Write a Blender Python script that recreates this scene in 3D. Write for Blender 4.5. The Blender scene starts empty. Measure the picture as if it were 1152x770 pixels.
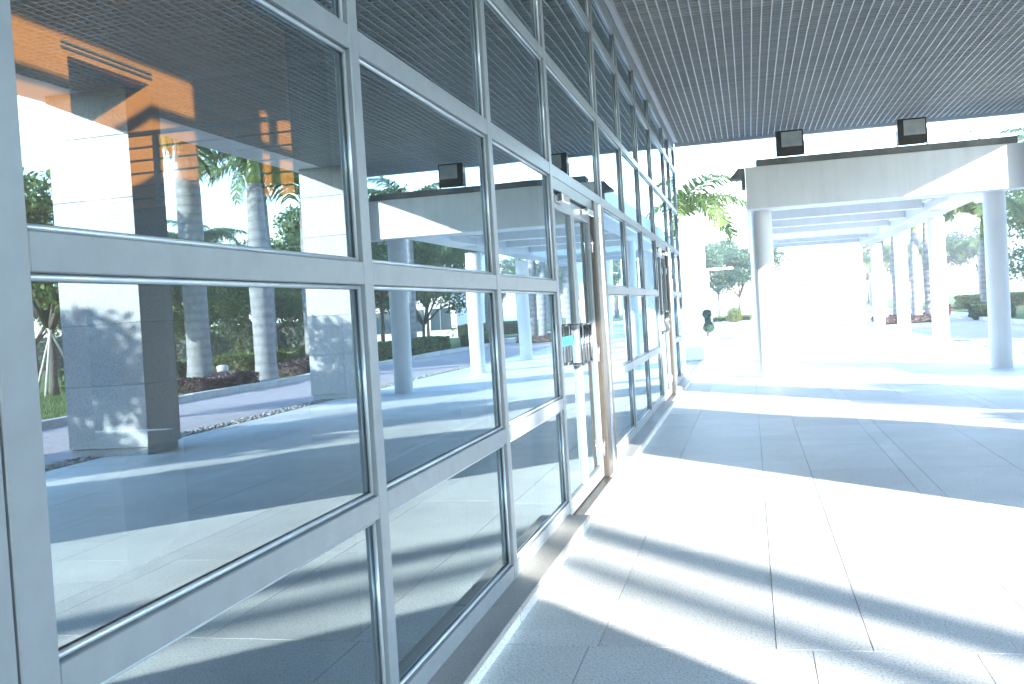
import bpy, bmesh, math, random
import numpy as np
from mathutils import Vector, Matrix

random.seed(7)
RNG = np.random.default_rng(7)
SC = bpy.context.scene
COL = SC.collection
U = 1.25            # the survey of the photograph is in units of the camera's distance from the facade (1.25 m)
ZC = 1.16           # eye height in the same units

# ------------------------------------------------------------------ camera
F_PX, YAW, PITCH, ROLL = 1116.385, math.radians(-13.588), math.radians(-1.6295), math.radians(-3.4821)
fwd = Vector((math.sin(YAW) * math.cos(PITCH), math.cos(YAW) * math.cos(PITCH), math.sin(PITCH)))
rgt = Vector((math.cos(YAW), -math.sin(YAW), 0))
upv = rgt.cross(fwd)
r2 = math.cos(ROLL) * rgt + math.sin(ROLL) * upv
u2 = -math.sin(ROLL) * rgt + math.cos(ROLL) * upv
cam_d = bpy.data.cameras.new('camera')
cam = bpy.data.objects.new('camera', cam_d)
COL.objects.link(cam)
M = Matrix((r2, u2, -fwd)).transposed().to_4x4()
M.translation = Vector((U, 0, ZC * U))
cam.matrix_world = M
cam_d.sensor_width = 36.0
cam_d.lens = F_PX / 1152 * 36.0
cam_d.clip_start = 0.05
cam_d.clip_end = 3000
SC.camera = cam

# ------------------------------------------------------------------ sky, sun, exposure
TO_SUN = Vector((1.0, -1.02, 0.4375)).normalized()
ELEV = math.asin(TO_SUN.z)
AZ = math.atan2(TO_SUN.x, TO_SUN.y)
world = bpy.data.worlds.new('World')
SC.world = world
world.use_nodes = True
wn = world.node_tree
sky = wn.nodes.new('ShaderNodeTexSky')
sky.sky_type = 'NISHITA'
sky.sun_disc = False
sky.sun_elevation = ELEV
sky.sun_rotation = AZ
sky.air_density = 1.0
sky.dust_density = 0.1
sky.ozone_density = 2.0
bg = wn.nodes['Background']
wn.links.new(sky.outputs[0], bg.inputs[0])
bg.inputs[1].default_value = 0.15
sun_d = bpy.data.lights.new('sun', 'SUN')
sun_d.energy = 2.0
sun_d.angle = math.radians(0.55)
sun_d.color = (1.0, 0.94, 0.84)
sun = bpy.data.objects.new('sun', sun_d)
COL.objects.link(sun)
sun.rotation_euler = TO_SUN.to_track_quat('Z', 'Y').to_euler()
sun.location = (20, -20, 30)
SC.view_settings.view_transform = 'Standard'
SC.view_settings.look = 'None'
SC.view_settings.gamma = 1.0
SC.view_settings.use_curve_mapping = False
SC.view_settings.exposure = 3.65
SC.cycles.use_denoising = True
SC.cycles.max_bounces = 10
SC.cycles.transparent_max_bounces = 16
SC.cycles.caustics_reflective = False
SC.cycles.caustics_refractive = False
SC.cycles.sample_clamp_indirect = 8.0

# ------------------------------------------------------------------ materials
def new_mat(name):
    m = bpy.data.materials.new(name)
    m.use_nodes = True
    nt = m.node_tree
    return m, nt, nt.nodes['Principled BSDF']

def N(nt, kind, **kw):
    n = nt.nodes.new(kind)
    for k, v in kw.items():
        if k in n.inputs:
            n.inputs[k].default_value = v
        else:
            setattr(n, k, v)
    return n

def ramp(nt, fac, stops):
    r = nt.nodes.new('ShaderNodeValToRGB')
    el = r.color_ramp.elements
    while len(el) < len(stops):
        el.new(0.5)
    for e, (p, c) in zip(el, stops):
        e.position = p
        e.color = (*c, 1)
    nt.links.new(fac, r.inputs[0])
    return r.outputs[0]

def bump(nt, b, height, strength=0.3, dist=0.01):
    n = N(nt, 'ShaderNodeBump', Strength=strength, Distance=dist)
    nt.links.new(height, n.inputs['Height'])
    nt.links.new(n.outputs[0], b.inputs['Normal'])

def noise_mat(name, stops, scale, rough=0.7, metallic=0.0, detail=4.0, coord='Object', bump_s=0.0, vary=0.0, spec=0.5, bump_scale=None):
    m, nt, b = new_mat(name)
    tc = N(nt, 'ShaderNodeTexCoord')
    no = N(nt, 'ShaderNodeTexNoise', Scale=scale, Detail=detail, Roughness=0.6)
    nt.links.new(tc.outputs[coord], no.inputs['Vector'])
    c = ramp(nt, no.outputs[0], stops)
    if vary:
        oi = N(nt, 'ShaderNodeObjectInfo')
        mr = N(nt, 'ShaderNodeMapRange')
        mr.inputs['To Min'].default_value = 1 - vary
        mr.inputs['To Max'].default_value = 1 + vary
        nt.links.new(oi.outputs['Random'], mr.inputs['Value'])
        mx = N(nt, 'ShaderNodeMix', data_type='RGBA', blend_type='MULTIPLY')
        mx.inputs[0].default_value = 1
        nt.links.new(c, mx.inputs[6])
        nt.links.new(mr.outputs[0], mx.inputs[7])
        c = mx.outputs[2]
    nt.links.new(c, b.inputs['Base Color'])
    b.inputs['Roughness'].default_value = rough
    b.inputs['Metallic'].default_value = metallic
    b.inputs['Specular IOR Level'].default_value = spec
    if bump_s:
        h = no.outputs[0]
        if bump_scale:
            n2 = N(nt, 'ShaderNodeTexNoise', Scale=bump_scale, Detail=3.0)
            nt.links.new(tc.outputs[coord], n2.inputs['Vector'])
            h = n2.outputs[0]
        bump(nt, b, h, bump_s)
    return m

def grey(v, t=(1, 1, 1)):
    return (v * t[0], v * t[1], v * t[2])

MAT = {}
COOL = (0.88, 1.0, 1.10)
MAT['alu'] = noise_mat('aluminium', [(0.3, grey(0.235, COOL)), (0.7, grey(0.28, COOL))], 9, rough=0.36, spec=0.5, bump_s=0.02)
MAT['bead'] = noise_mat('bead_aluminium', [(0.3, grey(0.50, COOL)), (0.7, grey(0.58, COOL))], 9, rough=0.3, metallic=0.3)
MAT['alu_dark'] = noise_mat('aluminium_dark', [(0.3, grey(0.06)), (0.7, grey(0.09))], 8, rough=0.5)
MAT['steel'] = noise_mat('stainless_steel', [(0.3, (0.062, 0.054, 0.048)), (0.7, (0.09, 0.08, 0.072))], 3, rough=0.34, metallic=0.4)
MAT['chrome'] = noise_mat('chrome', [(0.3, (0.72, 0.73, 0.74)), (0.7, (0.8, 0.8, 0.8))], 3, rough=0.12, metallic=1.0)
MAT['handle'] = noise_mat('handle_steel', [(0.3, (0.30, 0.31, 0.32)), (0.7, (0.38, 0.39, 0.40))], 3, rough=0.16, metallic=1.0)
MAT['rubber'] = noise_mat('rubber', [(0.3, grey(0.015)), (0.7, grey(0.03))], 20, rough=0.7)
MAT['sticker'] = noise_mat('sticker_blue', [(0.3, (0.025, 0.20, 0.27)), (0.7, (0.03, 0.23, 0.30))], 6, rough=0.5)
MAT['white_paint'] = noise_mat('white_paint', [(0.3, (0.56, 0.58, 0.60)), (0.7, (0.64, 0.66, 0.68))], 1.3, rough=0.65, bump_s=0.05, bump_scale=40)
def streak_paint():
    m, nt, b = new_mat('white_paint')
    geo = N(nt, 'ShaderNodeNewGeometry')
    mp = N(nt, 'ShaderNodeMapping'); mp.inputs['Scale'].default_value = (5.0, 5.0, 0.35)
    nt.links.new(geo.outputs['Position'], mp.inputs[0])
    n1 = N(nt, 'ShaderNodeTexNoise', Scale=1.0, Detail=5.0, Roughness=0.7)
    nt.links.new(mp.outputs[0], n1.inputs['Vector'])
    c1 = ramp(nt, n1.outputs[0], [(0.28, (0.60, 0.62, 0.63)), (0.5, (0.66, 0.685, 0.705)), (0.8, (0.69, 0.715, 0.735))])
    n2 = N(nt, 'ShaderNodeTexNoise', Scale=0.7, Detail=4.0)
    nt.links.new(geo.outputs['Position'], n2.inputs['Vector'])
    c2 = ramp(nt, n2.outputs[0], [(0.3, grey(0.9)), (0.7, grey(1.03))])
    mx = N(nt, 'ShaderNodeMix', data_type='RGBA', blend_type='MULTIPLY'); mx.inputs[0].default_value = 1
    nt.links.new(c1, mx.inputs[6]); nt.links.new(c2, mx.inputs[7])
    nt.links.new(mx.outputs[2], b.inputs['Base Color'])
    b.inputs['Roughness'].default_value = 0.65
    n3 = N(nt, 'ShaderNodeTexNoise', Scale=45.0, Detail=3.0)
    nt.links.new(geo.outputs['Position'], n3.inputs['Vector'])
    bump(nt, b, n3.outputs[0], 0.06)
    return m
MAT['white_paint'] = streak_paint()
MAT['white_wall'] = noise_mat('white_wall', [(0.25, (0.70, 0.71, 0.72)), (0.75, (0.80, 0.80, 0.80))], 0.7, rough=0.8)
MAT['black_metal'] = noise_mat('black_metal', [(0.3, grey(0.012)), (0.7, grey(0.03))], 14, rough=0.4)
MAT['concrete'] = noise_mat('ledge_concrete', [(0.3, (0.11, 0.12, 0.12)), (0.7, (0.19, 0.20, 0.20))], 3.0, rough=0.85, bump_s=0.2)
MAT['slat'] = noise_mat('slat_aluminium', [(0.3, (0.43, 0.445, 0.435)), (0.7, (0.52, 0.535, 0.525))], 4, rough=0.45, vary=0.10)
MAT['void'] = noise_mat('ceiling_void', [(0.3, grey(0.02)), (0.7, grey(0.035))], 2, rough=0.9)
MAT['soffit'] = noise_mat('soffit', [(0.3, (0.52, 0.55, 0.58)), (0.7, (0.58, 0.61, 0.64))], 2, rough=0.6)
MAT['wood'] = noise_mat('orange_wall', [(0.3, (0.44, 0.145, 0.024)), (0.7, (0.52, 0.18, 0.034))], 1.5, rough=0.5)
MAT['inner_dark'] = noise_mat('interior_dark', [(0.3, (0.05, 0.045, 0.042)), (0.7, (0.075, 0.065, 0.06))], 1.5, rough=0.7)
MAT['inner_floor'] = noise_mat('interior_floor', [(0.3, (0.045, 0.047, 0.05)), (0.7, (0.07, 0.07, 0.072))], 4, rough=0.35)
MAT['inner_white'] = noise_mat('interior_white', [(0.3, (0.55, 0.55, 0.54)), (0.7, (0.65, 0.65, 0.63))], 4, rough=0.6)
MAT['lamp_glass'] = noise_mat('lamp_glass', [(0.3, (0.30, 0.34, 0.35)), (0.7, (0.45, 0.5, 0.5))], 5, rough=0.12)
MAT['pebble'] = noise_mat('pebble', [(0.3, (0.16, 0.16, 0.15)), (0.7, (0.42, 0.41, 0.39))], 11, rough=0.7)
MAT['soil'] = noise_mat('soil', [(0.3, (0.05, 0.04, 0.032)), (0.7, (0.11, 0.085, 0.065))], 6, rough=0.95, bump_s=0.5)
MAT['bark'] = noise_mat('bark', [(0.3, (0.07, 0.058, 0.045)), (0.7, (0.16, 0.135, 0.11))], 14, rough=0.9, bump_s=0.6)
MAT['pole'] = noise_mat('support_pole', [(0.3, (0.45, 0.40, 0.32)), (0.7, (0.6, 0.55, 0.46))], 8, rough=0.8)
MAT['car_paint'] = noise_mat('car_paint', [(0.3, (0.72, 0.74, 0.76)), (0.7, (0.78, 0.8, 0.82))], 2, rough=0.25)
MAT['car_glass'] = noise_mat('car_glass', [(0.3, (0.02, 0.025, 0.03)), (0.7, (0.03, 0.035, 0.04))], 2, rough=0.08)
MAT['red'] = noise_mat('red_paint', [(0.3, (0.48, 0.04, 0.03)), (0.7, (0.58, 0.06, 0.04))], 6, rough=0.45)
MAT['tail'] = MAT['red']
MAT['kerb'] = noise_mat('kerb_stone', [(0.3, (0.38, 0.38, 0.38)), (0.7, (0.52, 0.52, 0.51))], 6, rough=0.85, vary=0.08, bump_s=0.2)
MAT['far_glass'] = noise_mat('window_glass', [(0.3, (0.03, 0.05, 0.06)), (0.7, (0.05, 0.07, 0.09))], 2, rough=0.08)

def granite(name, base, speck, scale=1.0, rough=0.5, vary=0.05, stain=0.12):
    m, nt, b = new_mat(name)
    tc = N(nt, 'ShaderNodeTexCoord')
    geo = N(nt, 'ShaderNodeNewGeometry')
    v = N(nt, 'ShaderNodeTexNoise', Scale=260 * scale, Detail=2.0, Roughness=0.7)
    nt.links.new(geo.outputs['Position'], v.inputs['Vector'])
    c1 = ramp(nt, v.outputs[0], [(0.36, speck), (0.47, base), (0.56, base), (0.68, tuple(min(1, x * 1.22) for x in base))])
    lo = N(nt, 'ShaderNodeTexNoise', Scale=0.9, Detail=5.0, Roughness=0.65)
    nt.links.new(geo.outputs['Position'], lo.inputs['Vector'])
    s = ramp(nt, lo.outputs[0], [(0.3, grey(1 - stain)), (0.65, grey(1.0))])
    mx = N(nt, 'ShaderNodeMix', data_type='RGBA', blend_type='MULTIPLY')
    mx.inputs[0].default_value = 1
    nt.links.new(c1, mx.inputs[6]); nt.links.new(s, mx.inputs[7])
    oi = N(nt, 'ShaderNodeObjectInfo')
    mr = N(nt, 'ShaderNodeMapRange')
    mr.inputs['To Min'].default_value = 1 - vary
    mr.inputs['To Max'].default_value = 1 + vary
    nt.links.new(oi.outputs['Random'], mr.inputs['Value'])
    mx2 = N(nt, 'ShaderNodeMix', data_type='RGBA', blend_type='MULTIPLY')
    mx2.inputs[0].default_value = 1
    nt.links.new(mx.outputs[2], mx2.inputs[6]); nt.links.new(mr.outputs[0], mx2.inputs[7])
    nt.links.new(mx2.outputs[2], b.inputs['Base Color'])
    rr = N(nt, 'ShaderNodeMapRange')
    rr.inputs['To Min'].default_value = rough - 0.12
    rr.inputs['To Max'].default_value = rough + 0.15
    nt.links.new(lo.outputs[0], rr.inputs['Value'])
    nt.links.new(rr.outputs[0], b.inputs['Roughness'])
    bump(nt, b, v.outputs[0], 0.12, 0.003)
    return m

MAT['paving'] = granite('granite_paving', (0.71, 0.735, 0.735), (0.40, 0.42, 0.43), 0.36, rough=0.5, vary=0.09, stain=0.26)
MAT['pillar'] = granite('granite_pillar', (0.42, 0.435, 0.44), (0.22, 0.23, 0.235), 0.3, rough=0.5, vary=0.05)
MAT['step'] = granite('granite_step', (0.36, 0.355, 0.34), (0.18, 0.18, 0.18), 0.8, rough=0.4, vary=0.04)
MAT['joint'] = noise_mat('joint_grout', [(0.35, (0.14, 0.14, 0.14)), (0.6, (0.44, 0.44, 0.44))], 1.6, rough=0.95)
MAT['ground'] = noise_mat('pale_paving', [(0.3, (0.40, 0.40, 0.40)), (0.7, (0.48, 0.48, 0.47))], 0.8, rough=0.8, bump_s=0.1)

def brick_road():
    m, nt, b = new_mat('brick_road')
    geo = N(nt, 'ShaderNodeNewGeometry')
    br = N(nt, 'ShaderNodeTexBrick', Scale=3.2)
    br.inputs['Color1'].default_value = (0.36, 0.31, 0.31, 1)
    br.inputs['Color2'].default_value = (0.44, 0.40, 0.41, 1)
    br.inputs['Mortar'].default_value = (0.25, 0.24, 0.24, 1)
    br.inputs['Mortar Size'].default_value = 0.012
    nt.links.new(geo.outputs['Position'], br.inputs['Vector'])
    nt.links.new(br.outputs[0], b.inputs['Base Color'])
    b.inputs['Roughness'].default_value = 0.8
    bump(nt, b, br.outputs['Fac'], -0.3)
    return m
MAT['road'] = brick_road()
MAT['asphalt'] = noise_mat('asphalt', [(0.3, grey(0.06)), (0.7, grey(0.09))], 8, rough=0.9)

def glass_pane_mat():
    m = bpy.data.materials.new('coated_glass')
    m.use_nodes = True
    nt = m.node_tree
    nt.nodes.clear()
    out = N(nt, 'ShaderNodeOutputMaterial')
    tr = N(nt, 'ShaderNodeBsdfTransparent'); tr.inputs[0].default_value = (0.50, 0.545, 0.55, 1)
    gl = N(nt, 'ShaderNodeBsdfGlossy', Roughness=0.0); gl.inputs['Color'].default_value = (0.74, 0.91, 1.0, 1)
    fr = N(nt, 'ShaderNodeFresnel', IOR=1.52)
    mr = N(nt, 'ShaderNodeMapRange')
    mr.inputs['To Min'].default_value = 0.37
    mr.inputs['To Max'].default_value = 1.0
    nt.links.new(fr.outputs[0], mr.inputs['Value'])
    geo = N(nt, 'ShaderNodeNewGeometry')
    no = N(nt, 'ShaderNodeTexNoise', Scale=0.55, Detail=1.0)
    nt.links.new(geo.outputs['Position'], no.inputs['Vector'])
    bp = N(nt, 'ShaderNodeBump', Strength=0.07, Distance=0.05)
    nt.links.new(no.outputs[0], bp.inputs['Height'])
    nt.links.new(bp.outputs[0], gl.inputs['Normal'])
    mx = N(nt, 'ShaderNodeMixShader')
    nt.links.new(mr.outputs[0], mx.inputs[0])
    nt.links.new(tr.outputs[0], mx.inputs[1]); nt.links.new(gl.outputs[0], mx.inputs[2])
    # thin film of dust and wiped smears on the pane
    du = N(nt, 'ShaderNodeBsdfDiffuse'); du.inputs[0].default_value = (0.75, 0.78, 0.8, 1)
    n3 = N(nt, 'ShaderNodeTexNoise', Scale=1.7, Detail=6.0, Roughness=0.65)
    mp = N(nt, 'ShaderNodeMapping'); mp.inputs['Scale'].default_value = (1.0, 1.0, 0.35)
    nt.links.new(geo.outputs['Position'], mp.inputs[0]); nt.links.new(mp.outputs[0], n3.inputs['Vector'])
    dm = N(nt, 'ShaderNodeMapRange')
    dm.inputs['From Min'].default_value = 0.35; dm.inputs['From Max'].default_value = 0.75
    dm.inputs['To Min'].default_value = 0.004; dm.inputs['To Max'].default_value = 0.036
    nt.links.new(n3.outputs[0], dm.inputs['Value'])
    mx3 = N(nt, 'ShaderNodeMixShader')
    nt.links.new(dm.outputs[0], mx3.inputs[0])
    nt.links.new(mx.outputs[0], mx3.inputs[1]); nt.links.new(du.outputs[0], mx3.inputs[2])
    nt.links.new(mx3.outputs[0], out.inputs[0])
    m2 = bpy.data.materials.new('glass_inner_face')
    m2.use_nodes = True
    n2 = m2.node_tree
    n2.nodes.clear()
    o2 = N(n2, 'ShaderNodeOutputMaterial')
    t2 = N(n2, 'ShaderNodeBsdfTransparent'); t2.inputs[0].default_value = (0.93, 0.97, 0.96, 1)
    n2.links.new(t2.outputs[0], o2.inputs[0])
    return m, m2
MAT['glass'], MAT['glass_in'] = glass_pane_mat()

def leaf_mat(name, c1, c2, trans=0.35):
    m, nt, b = new_mat(name)
    geo = N(nt, 'ShaderNodeNewGeometry')
    no = N(nt, 'ShaderNodeTexNoise', Scale=2.2, Detail=3.0)
    nt.links.new(geo.outputs['Position'], no.inputs['Vector'])
    mixv = N(nt, 'ShaderNodeMath', operation='ADD')
    rn = N(nt, 'ShaderNodeMath', operation='MULTIPLY'); rn.inputs[1].default_value = 0.35
    nt.links.new(geo.outputs['Random Per Island'], rn.inputs[0])
    nt.links.new(no.outputs[0], mixv.inputs[0]); nt.links.new(rn.outputs[0], mixv.inputs[1])
    c = ramp(nt, mixv.outputs[0], [(0.42, c1), (0.85, c2)])
    nt.links.new(c, b.inputs['Base Color'])
    b.inputs['Roughness'].default_value = 0.5
    t = N(nt, 'ShaderNodeBsdfTranslucent')
    nt.links.new(c, t.inputs[0])
    mx = N(nt, 'ShaderNodeMixShader'); mx.inputs[0].default_value = trans
    nt.links.new(b.outputs[0], mx.inputs[1]); nt.links.new(t.outputs[0], mx.inputs[2])
    nt.links.new(mx.outputs[0], nt.nodes['Material Output'].inputs[0])
    return m
MAT['leaf'] = leaf_mat('leaf_green', (0.045, 0.085, 0.022), (0.12, 0.19, 0.04))
MAT['leaf_blue'] = leaf_mat('leaf_deep', (0.04, 0.085, 0.05), (0.085, 0.15, 0.085))
MAT['leaf_lime'] = leaf_mat('leaf_lime', (0.07, 0.11, 0.02), (0.16, 0.20, 0.04))
MAT['leaf_purple'] = leaf_mat('leaf_purple', (0.06, 0.035, 0.04), (0.14, 0.085, 0.085), 0.2)
MAT['frond'] = leaf_mat('palm_frond', (0.055, 0.10, 0.03), (0.16, 0.22, 0.06), 0.45)
MAT['grass'] = leaf_mat('grass_blade', (0.06, 0.11, 0.02), (0.15, 0.21, 0.05))
MAT['lawn'] = noise_mat('lawn', [(0.3, (0.06, 0.10, 0.02)), (0.7, (0.12, 0.17, 0.035))], 1.4, rough=0.95, bump_s=0.5, bump_scale=30)
MAT['crownshaft'] = noise_mat('crownshaft', [(0.3, (0.10, 0.17, 0.03)), (0.7, (0.19, 0.25, 0.05))], 3, rough=0.4)

def palm_trunk_mat():
    m, nt, b = new_mat('palm_trunk')
    tc = N(nt, 'ShaderNodeTexCoord')
    wv = N(nt, 'ShaderNodeTexWave', Scale=1.25, Distortion=1.6, Detail=3.0)
    wv.bands_direction = 'Z'
    wv.inputs['Detail Scale'].default_value = 1.6
    nt.links.new(tc.outputs['Object'], wv.inputs['Vector'])
    no = N(nt, 'ShaderNodeTexNoise', Scale=7, Detail=5)
    nt.links.new(tc.outputs['Object'], no.inputs['Vector'])
    c1 = ramp(nt, wv.outputs[0], [(0.0, (0.19, 0.19, 0.19)), (0.10, (0.235, 0.235, 0.235)), (1.0, (0.27, 0.27, 0.275))])
    c2 = ramp(nt, no.outputs[0], [(0.3, grey(0.72)), (0.7, grey(1.08))])
    mx = N(nt, 'ShaderNodeMix', data_type='RGBA', blend_type='MULTIPLY'); mx.inputs[0].default_value = 1
    nt.links.new(c1, mx.inputs[6]); nt.links.new(c2, mx.inputs[7])
    nt.links.new(mx.outputs[2], b.inputs['Base Color'])
    b.inputs['Roughness'].default_value = 0.85
    bump(nt, b, wv.outputs[0], 0.18, 0.015)
    return m
MAT['palm_trunk'] = palm_trunk_mat()

# ------------------------------------------------------------------ mesh helpers
def tag(o, label=None, cat=None, group=None, kind=None):
    if label: o['label'] = label
    if cat: o['category'] = cat
    if group: o['group'] = group
    if kind: o['kind'] = kind
    return o

def link(name, me, mats, parent=None):
    o = bpy.data.objects.new(name, me)
    COL.objects.link(o)
    if me is not None and not me.materials:
        for k in (mats if isinstance(mats, (list, tuple)) else [mats]):
            me.materials.append(MAT[k])
    if parent is not None:
        o.parent = parent
    return o

def empty(name, loc=(0, 0, 0), parent=None, rz=0):
    o = bpy.data.objects.new(name, None)
    COL.objects.link(o)
    o.location = loc
    o.rotation_euler = (0, 0, rz)
    o.empty_display_size = 0.2
    if parent is not None:
        o.parent = parent
    return o

class MB:
    def __init__(s):
        s.v, s.f, s.m, s.smooth = [], [], [], []
    def box(s, x0, x1, y0, y1, z0, z1, mi=0):
        n = len(s.v)
        s.v += [(x0, y0, z0), (x1, y0, z0), (x1, y1, z0), (x0, y1, z0), (x0, y0, z1), (x1, y0, z1), (x1, y1, z1), (x0, y1, z1)]
        for q in ((3, 2, 1, 0), (4, 5, 6, 7), (0, 1, 5, 4), (1, 2, 6, 5), (2, 3, 7, 6), (3, 0, 4, 7)):
            s.f.append(tuple(n + i for i in q)); s.m.append(mi); s.smooth.append(False)
        return s
    def tube(s, pts, radii, seg=10, mi=0, cap=True):
        pts = [Vector(p) for p in pts]
        n0 = len(s.v)
        prev = None
        for i, p in enumerate(pts):
            d = (pts[min(i + 1, len(pts) - 1)] - pts[max(i - 1, 0)]).normalized()
            if prev is None:
                a = d.cross(Vector((0, 0, 1)) if abs(d.z) < 0.9 else Vector((1, 0, 0))).normalized()
            else:
                a = (prev - d * prev.dot(d)).normalized()
            prev = a
            b = d.cross(a)
            for k in range(seg):
                t = 2 * math.pi * k / seg
                q = p + (a * math.cos(t) + b * math.sin(t)) * radii[i]
                s.v.append(tuple(q))
        for i in range(len(pts) - 1):
            for k in range(seg):
                k2 = (k + 1) % seg
                a0 = n0 + i * seg
                s.f.append((a0 + k, a0 + k2, a0 + seg + k2, a0 + seg + k)); s.m.append(mi); s.smooth.append(True)
        if cap:
            s.f.append(tuple(n0 + k for k in range(seg))[::-1]); s.m.append(mi); s.smooth.append(False)
            e = n0 + (len(pts) - 1) * seg
            s.f.append(tuple(e + k for k in range(seg))); s.m.append(mi); s.smooth.append(False)
        return s
    def prism(s, poly, y0, y1, mi=0):          # polygon in x,z extruded along y
        n = len(s.v); k = len(poly)
        s.v += [(x, y0, z) for x, z in poly] + [(x, y1, z) for x, z in poly]
        s.f.append(tuple(range(n, n + k))); s.f.append(tuple(range(n + 2 * k - 1, n + k - 1, -1)))
        for i in range(k):
            j = (i + 1) % k
            s.f.append((n + i, n + k + i, n + k + j, n + j))
        s.m += [mi] * (k + 2); s.smooth += [False] * (k + 2)
        return s
    def mesh(s, name='part', bevel=0.0, seg=1):
        me = bpy.data.meshes.new(name)
        me.from_pydata(s.v, [], s.f)
        me.polygons.foreach_set('material_index', s.m)
        me.polygons.foreach_set('use_smooth', s.smooth)
        bm = bmesh.new(); bm.from_mesh(me)
        bmesh.ops.recalc_face_normals(bm, faces=bm.faces)
        if bevel:
            ed = [e for e in bm.edges if len(e.link_faces) == 2 and e.calc_face_angle(0) > 0.6]
            bmesh.ops.bevel(bm, geom=ed, offset=bevel, segments=seg, affect='EDGES', profile=0.6)
        bm.to_mesh(me); bm.free()
        me.update()
        return me
    def build(s, name, mats, parent=None, bevel=0.0, seg=1):
        return link(name, s.mesh(name, bevel, seg), mats, parent)

def ubox(x0, x1, y0, y1, z0, z1):
    """a box given in survey units, z from the eye"""
    return MB().box(x0 * U, x1 * U, y0 * U, y1 * U, (z0 + ZC) * U, (z1 + ZC) * U)

def quads_mesh(name, quads, smooth=False):
    """quads: array (n,4,3)"""
    n = len(quads)
    me = bpy.data.meshes.new(name)
    me.vertices.add(n * 4); me.loops.add(n * 4); me.polygons.add(n)
    me.vertices.foreach_set('co', np.ascontiguousarray(quads, dtype=np.float32).ravel())
    me.loops.foreach_set('vertex_index', np.arange(n * 4, dtype=np.int32))
    me.polygons.foreach_set('loop_start', np.arange(0, n * 4, 4, dtype=np.int32))
    me.update(calc_edges=True)
    return me

def structure(o):
    o['kind'] = 'structure'
    return o

# ================================================================== GROUND
structure(MB().box(-400, 400, -300, 900, -0.60, -0.035).build('ground', 'ground'))
paving = structure(MB().box(0.0, 5.22 * U, -8 * U, 34 * U, -0.30, -0.014).build('plaza_paving', 'joint'))
structure(MB().box(5.52 * U, 8.42 * U, -30 * U, 70 * U, -0.30, -0.012).build('road', 'road'))
structure(MB().box(8.60 * U, 150, -30 * U, 42 * U, -0.30, 0.045).build('lawn', 'lawn'))
structure(MB().box(10.5 * U, 150, 42 * U + 0.01, 150 * U, -0.30, 0.045).build('far_lawn', 'lawn'))
structure(MB().box(5.22 * U, 5.52 * U, -8 * U, 34 * U, -0.30, -0.05).build('pebble_trench', 'soil'))
structure(MB().box(25 * U, 29 * U, -30 * U, 150 * U, 0.0, 0.052).build('street', 'asphalt'))

# paving slabs, each a piece of its own
cols = [(0.0, 0.43), (0.43, 1.025), (1.025, 1.33), (1.33, 1.885), (1.885, 2.01), (2.01, 2.58), (2.58, 3.15), (3.15, 3.27), (3.27, 3.84), (3.84, 4.41), (4.41, 4.98), (4.98, 5.22)]
starts = [3.51, 3.35, 3.35, 3.35, 3.35, 3.35, 3.62, 3.35, 3.35, 3.7, 3.35, 3.35]
lens = [1.17, 1.31, 1.31, 1.165, 1.31, 1.165, 1.31, 1.6, 1.31, 1.31, 1.31, 1.6]
slab_cache = {}
def slab(x0, x1, y0, y1):
    gap = 0.0019
    w, l = (x1 - x0) * U - 2 * gap, (y1 - y0) * U - 2 * gap
    key = (round(w, 3), round(l, 3))
    if key not in slab_cache:
        slab_cache[key] = MB().box(-w / 2, w / 2, -l / 2, l / 2, -0.022, 0.0).mesh('paving_slab')
    o = link('paving_slab', slab_cache[key], 'paving', paving)
    o.location = ((x0 + x1) / 2 * U, (y0 + y1) / 2 * U, RNG.uniform(-0.0004, 0.0003))
    o.rotation_euler = (RNG.normal(0, 0.0002), RNG.normal(0, 0.0002), 0)
for (x0, x1), s, L in zip(cols, starts, lens):
    y = s
    if s > 3.36:
        slab(x0, x1, 3.35, s)
    while y < 29.9:
        step = L if y < 14 else L * 2
        slab(x0, x1, y, y + step); y += step
for r, (ya, yb) in enumerate([(2.42, 3.3465), (1.5, 2.42), (0.4, 1.5), (-0.7, 0.4), (-1.8, -0.7)]):
    xs = [0.0, 0.40, 1.14, 1.637, 2.13, 2.62, 3.11, 3.6, 4.1, 4.6, 5.22] if r not in (1, 3) else [0.0, 0.64, 1.38, 1.88, 2.37, 2.86, 3.35, 3.85, 4.35, 4.85, 5.22]
    for a, b in zip(xs, xs[1:]):
        slab(a, b, ya, yb)

# pebbles
def pebble_mesh():
    n = 5200
    base = []
    bm = bmesh.new(); bmesh.ops.create_icosphere(bm, subdivisions=1, radius=1)
    vs = np.array([v.co[:] for v in bm.verts]); fs = np.array([[v.index for v in f.verts] for f in bm.faces]); bm.free()
    P = np.stack([RNG.uniform(5.235 * U, 5.505 * U, n), RNG.uniform(4 * U, 24 * U, n), RNG.uniform(-0.03, 0.012, n)], 1)
    S = RNG.uniform(0.018, 0.04, (n, 1)) * RNG.uniform(0.6, 1.2, (n, 3)); S[:, 2] *= 0.6
    V = (vs[None] * S[:, None, :] + P[:, None, :]).reshape(-1, 3)
    Fa = (fs[None] + (np.arange(n) * len(vs))[:, None, None]).reshape(-1, 3)
    me = bpy.data.meshes.new('pebbles')
    me.from_pydata(V.tolist(), [], Fa.tolist())
    me.polygons.foreach_set('use_smooth', [True] * len(me.polygons))
    return me
tag(link('pebbles', pebble_mesh(), 'pebble'), 'strip of loose grey pebbles between the paving and the brick road', 'pebbles', kind='stuff')

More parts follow.
